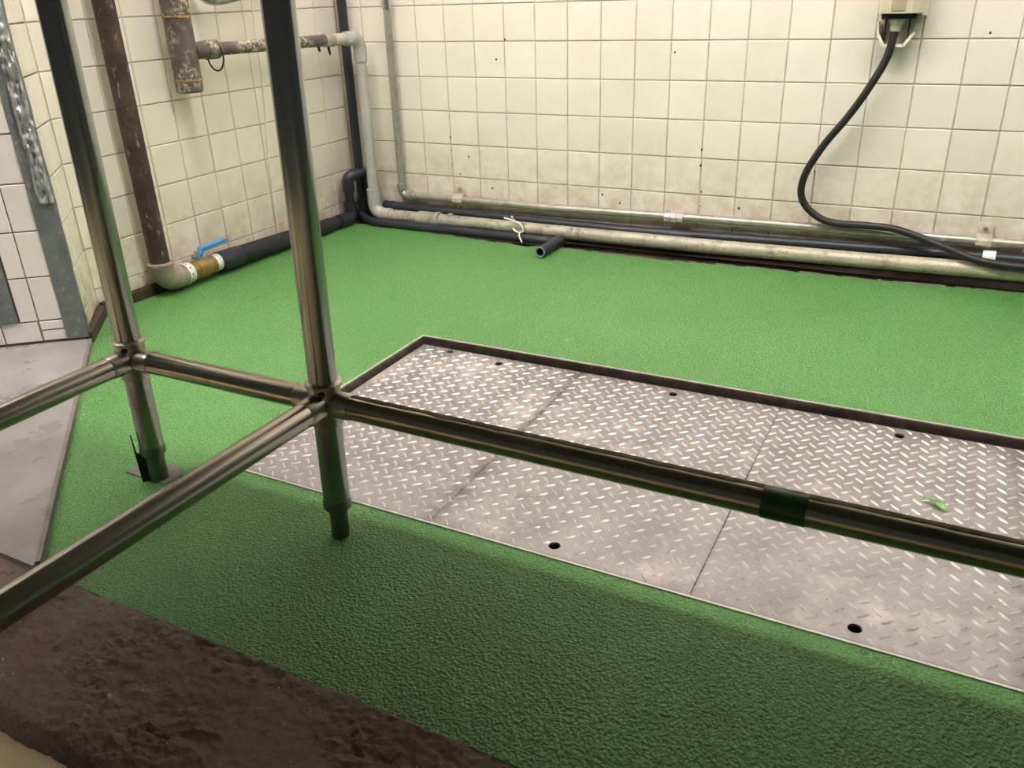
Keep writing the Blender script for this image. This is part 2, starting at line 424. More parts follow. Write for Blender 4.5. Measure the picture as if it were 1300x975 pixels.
# old screw holes and chips left in the back wall tiles
for hx, hz in [(3.95, -3.78), (3.95, -4.18), (4.57, -4.34), (4.23, -4.90), (5.37, -5.27), (11.06, -1.29), (11.94, -3.77), (11.94, -4.19), (12.01, -4.90), (12.00, -5.31), (13.08, -5.28), (9.62, -5.41), (9.07, -5.20), (14.95, -4.17), (5.99, -0.95), (5.68, -1.49), (18.35, -0.88)]:
    bm = B(); r = random.uniform(.018, .03); el_ = random.uniform(1, 1.7)
    prism_y(bm, [(hx+r*math.cos(k*math.pi/4), hz+r*el_*math.sin(k*math.pi/4)) for k in range(8)], -.012, .03)
    obj('screw_hole', bm, M['dark_base'], wall_back, flat=True)
# metal corner guards on the wall end
def plate_on(bm, org, dr, u0, u1, z0, z1, off, n=1, crinkle=0., fq=1.0):
    nrm = Vector((dr.y, -dr.x, 0)); rows = max(2, int((z1-z0)*n)); colsn = 5 if fq == 1 else 12
    vs = []
    for i in range(rows+1):
        z = z0+(z1-z0)*i/rows; r = []
        for j in range(colsn+1):
            u = u0+(u1-u0)*j/colsn
            w = noise.noise(Vector((u*7*fq, z*2.2*fq, off*30)))*crinkle
            r.append(bm.verts.new(org+dr*u+nrm*(off+w)+Vector((0, 0, z))))
        vs.append(r)
    for i in range(rows):
        for j in range(colsn): bm.faces.new((vs[i][j], vs[i][j+1], vs[i+1][j+1], vs[i+1][j]))
    geo = bmesh.ops.solidify(bm, geom=bm.faces[:], thickness=.012)
cg = thing('corner_guard', CH1+Vector((0, 0, -6.46)), 'dented grey metal corner guard running up the outer corner of the wall end', 'corner guard')
bm = B(); plate_on(bm, CO, CDn, -.03, .24, -6.44, 9, .03, 3, .03); obj('inner_leaf', bm, M['guard'], cg)
bm = B(); plate_on(bm, WO, WDn, -.41, .03, -6.44, 9, .03, 3, .03); obj('outer_leaf', bm, M['guard'], cg)
bm = B(); plate_on(bm, WO, WDn, -.22, .06, -3.4, 1.6, .08, 26, .11, 3.0)
tag(obj('torn_foil', bm, M['foil'], cg), 'crinkled torn silver foil')
gs = thing('corner_guard', WO+WD*1.5+Vector((0, 0, -5.98)), 'flat grey metal strip beside the white tiles at the left edge', 'metal strip')
bm = B(); plate_on(bm, WO, WDn, -1.72, -1.31, -5.98, 9, .03, 3, .015); obj('strip', bm, M['guard'], gs)

# floors
PIT = (8.22, 20.6, -14.76, -8.62)     # outer edge of the steel cover frame
GE = [(1.25, -.80), (2.3, -.78), (3.9, -1.10), (5.5, -1.22), (7.3, -1.38), (8.35, -1.12), (10.0, -1.2), (11.5, -1.2), (14.1, -.98), (16.1, -.95), (18.0, -.88), (20.1, -.65), (29, -.5)]
outer = [(.12, -1.0)] + GE + [(29, -17.93), (7.95, -17.93), (1.45, -12.03), (.12, -10.55)]
hole = [(PIT[0], PIT[2]), (PIT[1], PIT[2]), (PIT[1], PIT[3]), (PIT[0], PIT[3])]
def ring_slab(bm, outer, holes, z0, z1, floor_too=False):
    tops = []
    for loop in [outer]+holes:
        t = [bm.verts.new((p[0], p[1], z1)) for p in loop]; b_ = [bm.verts.new((p[0], p[1], z0)) for p in loop]
        n = len(loop); tops.append(t)
        for i in range(n): bm.faces.new((b_[i], b_[(i+1)%n], t[(i+1)%n], t[i]))
    es = []
    for t in tops:
        for i in range(len(t)): es.append(bm.edges.get((t[i], t[(i+1) % len(t)])))
    bmesh.ops.triangle_fill(bm, use_beauty=True, use_dissolve=False, edges=es)
    return bm
struct('floor', ring_slab(B(), outer, [hole], -7.4, -6.6), M['green'], flat=True)
struct('floor_gutter', prism(B(), [(-.02, -10.6), (1.5, -12.0), (2.6, -11.5), (2.6, -2), (29, -2), (29, .03), (-.02, .03)], -7.3, -6.72), M['gutter'], flat=True)
struct('floor_concrete', prism(B(), [(1.38, -12.0), (1.50, -11.98), (8.0, -17.93), (8.0, -17.98), (-12, -17.98), (-12, -16)] + [tuple((CH1+WD*9)[:2])], -7.3, -6.49), M['concrete'], flat=True)
bm = B()   # narrow edge trim along the slanted side of the green coating
t0 = Vector((1.45, -11.99, 0)); t1 = Vector((7.98, -17.93, 0)); td = (t1-t0).normalized(); tn = Vector((-td.y, td.x, 0))
prism(bm, [t0, t1, t1+tn*.07, t0+tn*.07], -6.75, -6.475)
struct('trim_1', bm, M['edge'], flat=True)
# worn red-brown concrete strip with real unevenness
bm = B(); y0, y1, ny = -19.86, -17.94, 84
xs_ = [-12, -6, 0, 3, 5] + [6+.022*i for i in range(546)] + [18.5, 19.5, 21, 24, 29]
vs = []
for j in range(ny+1):
    r = []
    for x in xs_:
        y = y0+(y1-y0)*j/ny
        h = noise.fractal(Vector((x*1.6, y*1.6, 0)), .8, 2.1, 4)*.03
        ro = noise.noise(Vector((x*.9, y*1.1, 9)))                       # rougher and smoother patches
        h += (noise.fractal(Vector((x*5.5, y*7.5, 3)), .55, 2.2, 4))*.042*max(.2, ro+.5)
        q = noise.noise(Vector((x*4.1+y, y*6.3, 5)))
        if q > .40: h -= min(q-.40, .15)*.20*max(.2, ro+.6)
        if q < -.40: h += min(-.40-q, .15)*.28*max(.2, ro+.6)
        edge = min(1, (y-y0)/.25); h -= (1-edge)**2*.18
        if j == ny: h = min(h, .0)
        yy = y + (noise.noise(Vector((x*1.7, 3, 0)))*.03 if j in (0, ny) else 0)
        r.append(bm.verts.new((x, yy, -6.58+h)))
    vs.append(r)
nn_ = len(xs_)-1
for j in range(ny):
    for i in range(nn_): bm.faces.new((vs[j][i], vs[j][i+1], vs[j+1][i+1], vs[j+1][i]))
bot = [bm.verts.new((v.co.x, v.co.y, -7.3)) for v in vs[0]]
for i in range(nn_): bm.faces.new((bot[i], bot[i+1], vs[0][i+1], vs[0][i]))
struct('floor_kerb', bm, M['brown'])
struct('floor_front', box(B(), -12, 30, -34, -19.80, -7.3, -6.74), M['beige'], flat=True)

# dark mortar at the foot of the walls
struct('baseboard_left', box(B(), -.02, .13, -10.5, -.05, -6.75, -6.33), M['dark_base'], flat=True)
struct('baseboard_back', box(B(), 0, 29, -.10, .04, -6.75, -6.36), M['dark_base'], flat=True)
bm = B(); prism(bm, [CH0, CH1, CH1+CHN*.10, CH0+CHN*.10+Vector((.06, .06, 0))], -6.75, -6.36)
struct('baseboard_corner', bm, M['dark_base'], flat=True)
# peeled mortar lip along the gutter
bm = B(); random.seed(3)
for i in range(70):
    x = random.uniform(3.6, 19.8)
    for (xa, ya), (xb, yb) in zip(GE, GE[1:]):
        if xa <= x <= xb: y = ya+(yb-ya)*(x-xa)/(xb-xa)
    L = random.uniform(.05, .28); w = random.uniform(.03, .07); z = -6.62+random.uniform(0, .04)
    box(bm, x-L, x+L, y+.02, y+.02+w, -6.74, z)
tag(obj('mortar_crumbs', bm, M['edge'], flat=True), 'pale crumbling mortar lip along the back edge of the green floor', 'mortar', kind='stuff')

# ------------------------------------------------------------------ pit, cover frame and tread plates
struct('floor_pit', box(B(), PIT[0]-.05, PIT[1]+.05, PIT[2]-.05, PIT[3]+.05, -9.0, -8.6), M['black_void'], flat=True)
pit_walls = B(); ring_slab(pit_walls, [(PIT[0]-.02, PIT[2]-.02), (PIT[1]+.02, PIT[2]-.02), (PIT[1]+.02, PIT[3]+.02), (PIT[0]-.02, PIT[3]+.02)],
          [[(PIT[0]+.20, PIT[2]+.10), (PIT[1]-.10, PIT[2]+.10), (PIT[1]-.10, PIT[3]-.25), (PIT[0]+.20, PIT[3]-.25)]], -8.7, -6.83)
struct('trim_2', pit_walls, M['black_void'], flat=True)
fr = thing('cover_frame', (PIT[0], PIT[2], -6.8), 'grimy steel angle frame set into the green floor around the tread plates', 'frame')
zf0, zf1 = -6.83, -6.585
obj('frame_bar', box(B(), PIT[0], PIT[1], PIT[3]-.05, PIT[3], zf0, zf1-.012), M['frame_dark'], fr, flat=True)
obj('frame_bar', box(B(), PIT[0], PIT[0]+.05, PIT[2], PIT[3]-.05, zf0, zf1-.012), M['frame_dark'], fr, flat=True)
obj('frame_bar', box(B(), PIT[0]+.05, PIT[1], PIT[2], PIT[2]+.05, zf0, zf1-.012), M['frame_dark'], fr, flat=True)
obj('frame_bar', box(B(), PIT[1]-.05, PIT[1], PIT[2]+.05, PIT[3]-.05, zf0, zf1-.012), M['frame_dark'], fr, flat=True)
for q in ((PIT[0], PIT[1], PIT[3]-.02, PIT[3]+.015), (PIT[0]-.015, PIT[0]+.02, PIT[2], PIT[3]), (PIT[0], PIT[1], PIT[2]-.015, PIT[2]+.022)):
    obj('worn_edge', box(B(), *q, zf1-.012, zf1+.004), M['frame_edge'], fr, flat=True)
obj('seat_ledge', box(B(), PIT[0]+.05, PIT[0]+.20, PIT[2]+.05, PIT[3]-.05, -6.86, -6.80), M['frame_dark'], fr, flat=True)
PX = [8.34, 12.15, 16.07, 20.02]; PZ = -6.72; PY = (-14.69, -8.80)
labels = ['worn grey tread plate cover at the left, next to the corner of the pit frame',
          'middle grey tread plate cover, between the other two covers',
          'rightmost grey tread plate cover, with a scrap of green on it']
HOLES = [[(10.38, -9.08), (10.2, -14.34)], [(14.12, -9.04), (14.07, -14.34)], [(18.09, -9.07), (18.02, -14.33)]]
def lug_mesh(bm, cx, cy, ang, z, L=.105, w=.026, h=.021):
    ca, sa = math.cos(ang), math.sin(ang)
    P = lambda u, v, dz: bm.verts.new((cx+u*ca-v*sa, cy+u*sa+v*ca, z+dz))
    base = [P(-L, 0, 0), P(-L*.45, -w, 0), P(L*.45, -w, 0), P(L, 0, 0), P(L*.45, w, 0), P(-L*.45, w, 0)]
    t0_, t1_ = P(-L*.55, 0, h), P(L*.55, 0, h)
    for f in ((0, 1, t0_), (1, 2, t1_, t0_), (2, 3, t1_), (3, 4, t1_), (4, 5, t0_, t1_), (5, 0, t0_)):
        bm.faces.new([base[k] if isinstance(k, int) else k for k in f])
for i in range(3):
    xa, xb = PX[i]+.006, PX[i+1]-.006
    t = thing('tread_plate', ((xa+xb)/2, sum(PY)/2, PZ-.06), labels[i], 'cover plate', 'tread plate covers over the pit')
    loops = [[(hx+.085*math.cos(k*math.pi/8), hy-.085*math.sin(k*math.pi/8)) for k in range(16)] for hx, hy in HOLES[i]]
    if i == 0: loops.append([(9.02, -8.90), (9.12, -8.84), (9.20, -8.98), (9.06, -9.0)])
    bm = ring_slab(B(), [(xa, PY[0]), (xb, PY[0]), (xb, PY[1]), (xa, PY[1])], loops, PZ-.035, PZ)
    obj('sheet', bm, M['plate'], t, flat=True)
    bm = B(); p = .2778
    for k in range(-45, 10):
        for j in range(-25, 25):
            for kind in (0, 1):
                cx = 18.495+k*p+kind*.139; cy = -13.648+j*.2805+kind*.142
                if not (xa+.035 < cx < xb-.035 and PY[0]+.05 < cy < PY[1]-.05): continue
                if any((cx-hx)**2+(cy-hy)**2 < .025 for hx, hy in HOLES[i]): continue
                if i == 0 and abs(cx-9.1) < .16 and abs(cy+8.93) < .16: continue
                lug_mesh(bm, cx, cy, math.radians(-43 if kind == 0 else 43), PZ-.002)
    tag(obj('raised_lugs', bm, M['lug'], t), kind='stuff')

# ------------------------------------------------------------------ stainless tube frame
LEAN = .026
def px(x, z): return x+LEAN*(z+6.6)
FY = -15.52; RZ = -4.48; PR = .185; RRd = .165
tf = thing('tube_frame', (9.4, FY, -6.6), 'stainless steel tube table frame with two uprights and crossing rails', 'table frame')
TOPZ = 0.95
for n, x in enumerate((7.63, 11.28)):
    bm = B(); sweep(bm, [(px(x, -6.05), FY, -6.05), (px(x, TOPZ), FY, TOPZ)], PR, 32)
    o = obj('upright', bm, M['steel_post'], tf)
    bm = B(); ax = Vector((LEAN, 0, 1)).normalized(); b0 = Vector((px(x, -6.6), FY, -6.6))
    r = .150 if n == 0 else .128
    lathe(bm, b0, ax, [(0, .02), (.0, r*.93), (.02, r), (.5, r), (.5, PR*1.06), (.60, PR*1.06), (.64, PR)], 28)
    obj('foot', bm, M['steel_foot'], o)
    # joint fitting: collar with seam ring above, sockets towards each rail
    j0 = Vector((px(x, RZ), FY, RZ))
    bm = B(); lathe(bm, j0-ax*.30, ax, [(0, PR+.004), (.0, PR+.022), (.06, PR+.03), (.50, PR+.03), (.56, PR+.022), (.56, PR+.004)], 32)
    jo = obj('joint', bm, M['steel_joint'], tf)
    bm = B(); lathe(bm, j0+ax*.24, ax, [(0, PR+.02), (.02, PR+.055), (.06, PR+.055), (.08, PR+.02)], 32); obj('weld_ring', bm, M['steel_joint'], jo)
    for dv in ([(1, 0, 0), (0, -1, 0)] if n == 0 else [(1, 0, 0), (-1, 0, 0), (0, -1, 0)]):
        bm = B(); dv = Vector(dv); lathe(bm, j0+dv*.10, dv, [(0, RRd+.014), (.30, RRd+.014), (.34, RRd+.004)], 28); obj('socket', bm, M['steel_joint'], jo)
    q = j0+Vector((.11, -.17, .20)); bm = B(); lathe(bm, q, (.5, -.8, .1), [(0, .045), (.04, .045), (.05, .03), (.02, .028)], 10); obj('set_screw', bm, M['black'], jo)
xl, xr = px(7.63, RZ), px(11.28, RZ)
def rail(name, a, b, mt):
    bm = B(); sweep(bm, [a, b], RRd, 32); return obj(name, bm, mt, tf)
rail('rail', (xl+.2, FY, RZ), (xr-.2, FY, RZ), M['steel_x'])
rail('rail', (xl, FY-.2, RZ), (xl, -22.0, RZ), M['steel_y'])
rail('rail', (xr, FY-.2, RZ), (xr, -22.0, RZ), M['steel_y'])
lr = rail('rail', (xr+.2, FY, RZ), (25.0, FY-.02, RZ), M['steel_x'])
bm = B(); vs = []                       # thin line of dirt lying along the top of the long rail
random.seed(11)
N = 120
for i in range(N+1):
    x = xr+.45+(24.0-xr-.45)*i/N; r = RRd+.006+abs(noise.noise(Vector((x*6, 0, 0))))*.006
    w0 = math.radians(62+noise.noise(Vector((x*3, 1, 0)))*8); w1 = math.radians(98+noise.noise(Vector((x*3, 5, 0)))*8)
    vs.append([bm.verts.new((x, FY-.005+math.cos(w0+(w1-w0)*k/4)*r, RZ+math.sin(w0+(w1-w0)*k/4)*r)) for k in range(5)])
for i in range(N):
    for k in range(4): bm.faces.new((vs[i][k], vs[i+1][k], vs[i+1][k+1], vs[i][k+1]))
obj('dirt_line', bm, M['rust_dirt'], lr)
# base plate of the outer upright, with screw and torn edge
bm = B(); prism(bm, [(6.98, -15.62), (6.98, -15.16), (7.75, -15.16), (7.90, -15.30), (7.90, -15.62)], -6.61, -6.575); bp = obj('base_plate', bm, M['edge'], tf, flat=True)
bm = B(); lathe(bm, (7.15, -15.36, -6.58), (0, 0, 1), [(0, .06), (.03, .06), (.05, .035), (.05, .001)], 12); obj('screw', bm, M['zinc'], bp)
bm = B(); sa = Vector((7.61, -15.565, 0)); sd_ = Vector((-.58, -.81, 0))
q6 = [(.0, -6.575), (.20, -6.575), (.21, -6.1), (.215, -5.72), (.20, -5.72), (.18, -6.06), (.03, -6.08)]
f0 = [bm.verts.new(sa+sd_*u+Vector((.03, -.02, z))) for u, z in q6]; f1 = [bm.verts.new(sa+sd_*u+Vector((0, 0, z))) for u, z in q6]
bm.faces.new(f0); bm.faces.new(f1[::-1])
for k in range(7): bm.faces.new((f0[k], f1[k], f1[(k+1) % 7], f0[(k+1) % 7]))
obj('torn_strip', bm, M['black'], tf, flat=True)
# far uprights outside the picture, and an unseen top added to shade the floor
obj('shading_table_top', box(B(), 6.2, 33, -22.4, -13.54, TOPZ, TOPZ+.4, .04), M['table'], tf)
for x, y in ((xl, -22.0), (25.0, FY)):
    bm = B(); sweep(bm, [(x, y, -6.6), (x, y, TOPZ)], PR, 24); obj('upright', bm, M['steel_post'], tf)
tp = B(); sweep(tp, [(16.98, FY-.005, RZ), (17.42, FY-.005, RZ)], RRd+.008, 32, caps=False)
tag(obj('green_tape', tp, M['green_tape']), 'band of green tape wrapped round the long rail', 'tape')

# ------------------------------------------------------------------ pipes on the left wall
rp = thing('riser_pipe', (.45, -8.86, -6.5), 'rust-brown vertical pipe with grey elbow at its foot on left wall', 'pipe')
bm = B(); sweep(bm, [(.45, -8.86, -5.86), (.45, -8.86, ZT)], .245, 24); obj('pipe', bm, M['rust'], rp)
bm = B(); pts = [(.45, -8.86, -5.70), (.45, -8.86, -5.80)] + arc((.45, -8.86, -6.22), (0, 0, -1), (0, 1, 0), .38, 8) + [(.45, -8.22, -6.22)]
n = len(pts); sweep(bm, pts, [.30, .30] + [.30]*(n-3) + [.29], 24); el = obj('elbow', bm, M['cast'], rp)
bm = B(); lathe(bm, (.45, -8.86, -5.78), (0, 0, 1), [(0, .30), (.02, .33), (.07, .33), (.09, .27)], 24); obj('elbow_rim', bm, M['cast'], el)
vz = -6.22
bv_ = thing('ball_valve', (.45, -7.6, -6.5), 'brass ball valve with blue lever handle, low on left wall', 'valve')
bm = B(); lathe(bm, (.45, -8.22, vz), (0, 1, 0), [(0, .29), (.03, .30), (.05, .24), (.16, .235), (.18, .28), (.22, .27)], 20); obj('thread_tape', bm, M['ptfe'], bv_)
bm = B(); lathe(bm, (.45, -8.15, vz), (0, 1, 0), [(0, .245), (.14, .245)], 8); obj('nipple', bm, M['zinc'], bv_)
bm = B(); lathe(bm, (.45, -8.02, vz), (0, 1, 0), [(0, .2), (.0, .25), (.18, .25), (.20, .22), (.24, .27), (.5, .29), (.62, .26), (.66, .25), (.84, .25), (.84, .2)], 12); obj('body', bm, M['brass'], bv_)
bm = B(); lathe(bm, (.45, -7.20, vz), (0, 1, 0), [(0, .24), (.03, .25), (.06, .20), (.15, .2), (.18, .24), (.22, .24)], 20); obj('thread_tape', bm, M['ptfe'], bv_)
bm = B(); lathe(bm, (.45, -7.66, vz+.24), (0, 0, 1), [(0, .09), (.1, .09), (.1, .11), (.16, .11), (.16, .06), (.24, .06)], 12); obj('stem', bm, M['zinc'], bv_)
bm = B(); hp = [(.45, -7.74, vz+.34), (.45, -7.60, vz+.34), (.45, -7.46, vz+.50), (.45, -6.62, vz+.53)]
for a_, b_ in zip(hp, hp[1:]):
    a_, b_ = Vector(a_), Vector(b_); u = Vector((.10, 0, 0)); d_ = (b_-a_).normalized(); nn = d_.cross(Vector((1, 0, 0))).normalized()*.045
    a_ = a_-d_*.015; b_ = b_+d_*.015
    v8 = [bm.verts.new(p_) for p_ in (a_-u-nn, a_+u-nn, a_+u+nn, a_-u+nn, b_-u-nn, b_+u-nn, b_+u+nn, b_-u+nn)]
    for q in ((0,3,2,1),(4,5,6,7),(0,1,5,4),(1,2,6,5),(2,3,7,6),(3,0,4,7)): bm.faces.new([v8[k] for k in q])
tag(obj('lever', bm, M['blue'], bv_), 'blue coated lever handle')

ip = thing('insulated_pipe', (.5, -4, -6.55), 'black foam-lagged pipe running low along left wall into the corner', 'pipe')
bm = B(); sweep(bm, [(.46, -6.95, -6.24), (.5, -1.25, -6.37)], .17, 20); obj('pipe', bm, M['black_pvc'], ip)
bm = B(); sweep(bm, [(.46, -6.98, -6.24), (.46, -6.96, -6.24), (.47, -5.6, -6.27), (.485, -3.72, -6.31), (.485, -3.70, -6.31)], [.18, .262, .258, .24, .18], 24); obj('foam_sleeve', bm, M['foam'], ip)
bm = B(); sweep(bm, [(.46, -6.99, -6.24), (.463, -6.2, -6.245), (.463, -6.18, -6.245)], [.285, .275, .262], 24, caps=False); obj('sleeve_end', bm, M['black_pvc'], ip)
bm = B(); sweep(bm, [(.487, -3.15, -6.325), (.487, -3.1, -6.325), (.49, -2.2, -6.345), (.49, -2.15, -6.345)], [.18, .225, .225, .18], 20); obj('sleeve_end', bm, M['black_pvc'], ip)
bm = B(); pts = [(.5, -1.7, -6.36), (.5, -1.4, -6.37)] + arc((.5, -1.0, -6.38), (0, 1, 0), (0, 0, 1), .22, 6) + [(.5, -1.0, -5.85)]
sweep(bm, pts, [.215]*(len(pts)), 20); obj('elbow', bm, M['black_pvc'], ip)
u2 = Vector((.84, -.30, -4.98)); u1 = Vector((.5, -1.0, -5.02)); dd = (u2-u1).normalized()
bm = B(); sweep(bm, [(.5, -1.0, -5.9), (.5, -1.0, -5.2)], .155, 20); obj('pipe', bm, M['black_pvc'], ip)
bm = B(); pts = [(.5, -1.0, -5.50), (.5, -1.0, -5.35)] + arc(u1, (0, 0, 1), dd, .22, 7) + [u1+dd*.45]
sweep(bm, pts, [.195]*len(pts), 20); obj('elbow', bm, M['black_pvc'], ip)
bm = B(); pts = [u1+dd*.40, u1+dd*.5] + arc(u2, dd, (0, 0, -1), .15, 6) + [(u2.x, u2.y, -6.3)]
sweep(bm, pts, .15, 20); obj('pipe', bm, M['black_pvc'], ip)

dp = thing('capped_pipe', (.6, -6.97, -1.75), 'thick capped vertical pipe with flaking dark paint hanging on left wall', 'pipe')
bm = B(); sweep(bm, [(.6, -6.97, -1.5), (.6, -6.97, ZT)], .335, 28); obj('pipe', bm, M['flaky'], dp)
bm = B(); lathe(bm, (.6, -6.97, -1.76), (0, 0, 1), [(0, .2), (.0, .29), (.04, .33), (.26, .335), (.28, .33)], 28); obj('cap', bm, M['flaky'], dp)
for zz in (-1.50, -.03):
    bm = B(); lathe(bm, (.6, -6.97, zz), (0, 0, 1), [(0, .32), (.01, .35), (.05, .352), (.06, .32)], 28); obj('ring', bm, M['ochre'], dp)
gp0 = Vector((.6, -6.97, -.80)); gp1 = Vector((1.25, -.62, -.84)); gd = (gp1-gp0).normalized()
bm = B(); lathe(bm, gp0+gd*.3, gd, [(0, .2), (.04, .21), (.35, .21), (.37, .235), (.72, .235), (.74, .19)], 20); obj('branch_socket', bm, M['flaky'], dp)

gp = thing('grey_pipe', (1.25, -.62, -6.5), 'stained grey pipe running from left wall down the corner and along back wall', 'pipe')
bm = B(); sweep(bm, [gp0+gd*1.0, gp1-gd*1.1], .162, 20); obj('branch_pipe', bm, M['flaky'], gp)
bm = B(); pts = [gp1-gd*1.5, gp1-gd*1.12, gp1-gd*1.10]; sweep(bm, pts, [.185, .185, .165], 20); obj('branch_sleeve', bm, M['galv_dirty'], gp)
bm = B(); sweep(bm, [gp1-gd*1.1, gp1-gd*.5], .165, 20); obj('branch_end', bm, M['grey_pvc'], gp)
bm = B(); pts = [gp1-gd*.62, gp1-gd*.5] + arc(gp1, gd, (0, 0, -1), .30, 8) + [gp1+Vector((0, 0, -.68))]
sweep(bm, pts, .205, 24); obj('elbow', bm, M['grey_pvc'], gp)
bm = B(); sweep(bm, [(1.25, -.62, -1.4), (1.22, -.62, -5.75)], .165, 24); obj('riser', bm, M['grey_pvc'], gp)
bm = B(); pts = [(1.22, -.62, -5.45), (1.22, -.62, -5.75)] + arc((1.22, -.62, -6.27), (0, 0, -1), (1, 0, 0), .34, 8) + [(1.85, -.62, -6.28)]
sweep(bm, pts, .215, 24); obj('elbow', bm, M['grey_pvc'], gp)
bm = B(); lathe(bm, (1.72, -.62, -6.28), (1, 0, 0), [(0, .20), (.01, .232), (.12, .232), (.14, .20)], 20); obj('elbow_rim', bm, M['galv_dirty'], gp)
bm = B(); sweep(bm, [(1.8, -.62, -6.28), (7.7, -.62, -6.27), (12.5, -.62, -6.25), (16.5, -.62, -6.2), (20, -.62, -6.14), (29, -.62, -6.0)], .195, 20); obj('floor_run', bm, M['galv_dirty'], gp)
bm = B(); lathe(bm, (2.95, -.62, -6.28), (1, 0, 0), [(0, .19), (.0, .235), (.06, .24), (.62, .235), (.64, .255), (.80, .255), (.82, .2)], 20); obj('coupling', bm, M['galv_dirty'], gp)
bm = B(); lathe(bm, (4.15, -.62, -6.12), (0, 0, 1), [(0, .10), (.07, .10), (.09, .06), (.09, .001)], 10)
obj('plug', bm, M['galv_dirty'], gp)
bm = B(); lathe(bm, (4.15, -.74, -6.42), (0, -.35, -1), [(0, .09), (.10, .10), (.13, .06), (.17, .05), (.17, .001)], 10); obj('drain_plug', bm, M['zinc'], gp)

cp = thing('corner_pipe', (.47, -.29, -6.5), 'straight black pipe standing upright in the corner of the tiled walls', 'pipe')
bm = B(); sweep(bm, [(.47, -.29, -6.0), (.50, -.29, ZT)], .15, 20); obj('pipe', bm, M['black_pvc'], cp)
bm = B(); lathe(bm, (.47, -.29, -6.28), (0, 0, 1), [(0, .15), (0, .19), (.40, .19), (.42, .15)], 20); obj('socket', bm, M['black_pvc'], cp)

lp = thing('drain_pipe', (4, -.85, -6.6), 'black pipe on the floor under the grey pipe with an open stub end', 'pipe')
bm = B(); sweep(bm, [(.50, -.42, -6.40), (.8, -.62, -6.46), (1.4, -.95, -6.47), (8.1, -.98, -6.47)], .13, 16); obj('pipe', bm, M['black_pvc'], lp)
bm = B(); lathe(bm, (8.08, -.85, -6.45), (0, -1, 0), [(0, .15), (0, .17), (.55, .17), (.57, .15)], 20); st = obj('stub_socket', bm, M['black_pvc'], lp)
bm = B(); open_pipe(bm, (8.08, -1.2, -6.44), (8.10, -2.3, -6.42), .15, .115, .6); obj('stub', bm, M['black_pvc'], lp)
bm = B(); open_pipe(bm, (8.099, -2.27, -6.42), (8.10, -2.305, -6.42), .152, .113, .03, 20, False); obj('cut_rim', bm, M['pvc_cut'], lp)

bh = thing('water_pipe', (10, -.3, -6.2), 'long thin black pipe fixed behind the grey pipe along back wall', 'pipe')
bm = B(); sweep(bm, [(1.35, -.27, -6.07), (4.8, -.27, -6.08), (10, -.27, -6.12), (14.5, -.27, -6.03), (18.3, -.27, -5.94), (29, -.27, -5.8)], .14, 20); obj('pipe', bm, M['black_pvc'], bh)
bm = B(); lathe(bm, (11.0, -.27, -6.115), (1, 0, .01), [(0, .14), (0, .165), (.9, .165), (.9, .14)], 20); obj('coupling', bm, M['black_pvc'], bh)
bm = B(); lathe(bm, (1.4, -.27, -6.07), (1, 0, 0), [(0, .14), (0, .175), (.32, .175), (.33, .14)], 20); obj('coupling', bm, M['black_pvc'], bh)
bm = B(); lathe(bm, (19.12, -.27, -5.925), (1, 0, .012), [(0, .14), (0, .165), (.28, .165), (.28, .14)], 20); tag(obj('tape_band', bm, M['ptfe'], bh), 'white tape band')

co = thing('conduit', (2.1, -.22, -5.7), 'thin galvanised conduit with an elbow, clipped along back wall', 'conduit')
bm = B(); sweep(bm, [(2.10, -.22, -5.4), (2.12, -.22, ZT)], .115, 16); obj('tube', bm, M['conduit'], co)
bm = B(); lathe(bm, (2.11, -.22, -.05), (0, 0, 1), [(0, .11), (0, .145), (.3, .145), (.3, .11)], 16); obj('coupling', bm, M['zinc'], co)
bm = B(); pts = [(2.10, -.22, -5.36), (2.10, -.22, -5.42)] + arc((2.10, -.22, -5.66), (0, 0, -1), (1, 0, 0), .16, 6) + [(2.36, -.22, -5.66), (2.42, -.22, -5.66)]
sweep(bm, pts, .135, 16); eb = obj('elbow', bm, M['zinc'], co)
for a_, d_ in (((2.10, -.22, -5.46), (0, 0, 1)), ((2.33, -.22, -5.66), (1, 0, 0))):
    bm = B(); lathe(bm, a_, d_, [(0, .13), (.01, .165), (.16, .165), (.18, .12)], 16); obj('ring_nut', bm, M['conduit'], eb)
bm = B(); sweep(bm, [(2.4, -.22, -5.66), (7.5, -.22, -5.67), (11.3, -.22, -5.61), (14.5, -.22, -5.58), (20, -.22, -5.56), (29, -.22, -5.5)], .112, 16); obj('tube', bm, M['conduit'], co)
bm = B(); lathe(bm, (11.08, -.22, -5.61), (1, 0, 0), [(0, .12), (.0, .17), (.15, .17), (.16, .15), (.2, .15), (.2, .185), (.34, .185), (.34, .15), (.38, .15), (.38, .165), (.54, .165), (.54, .12)], 8); obj('union', bm, M['zinc'], co)

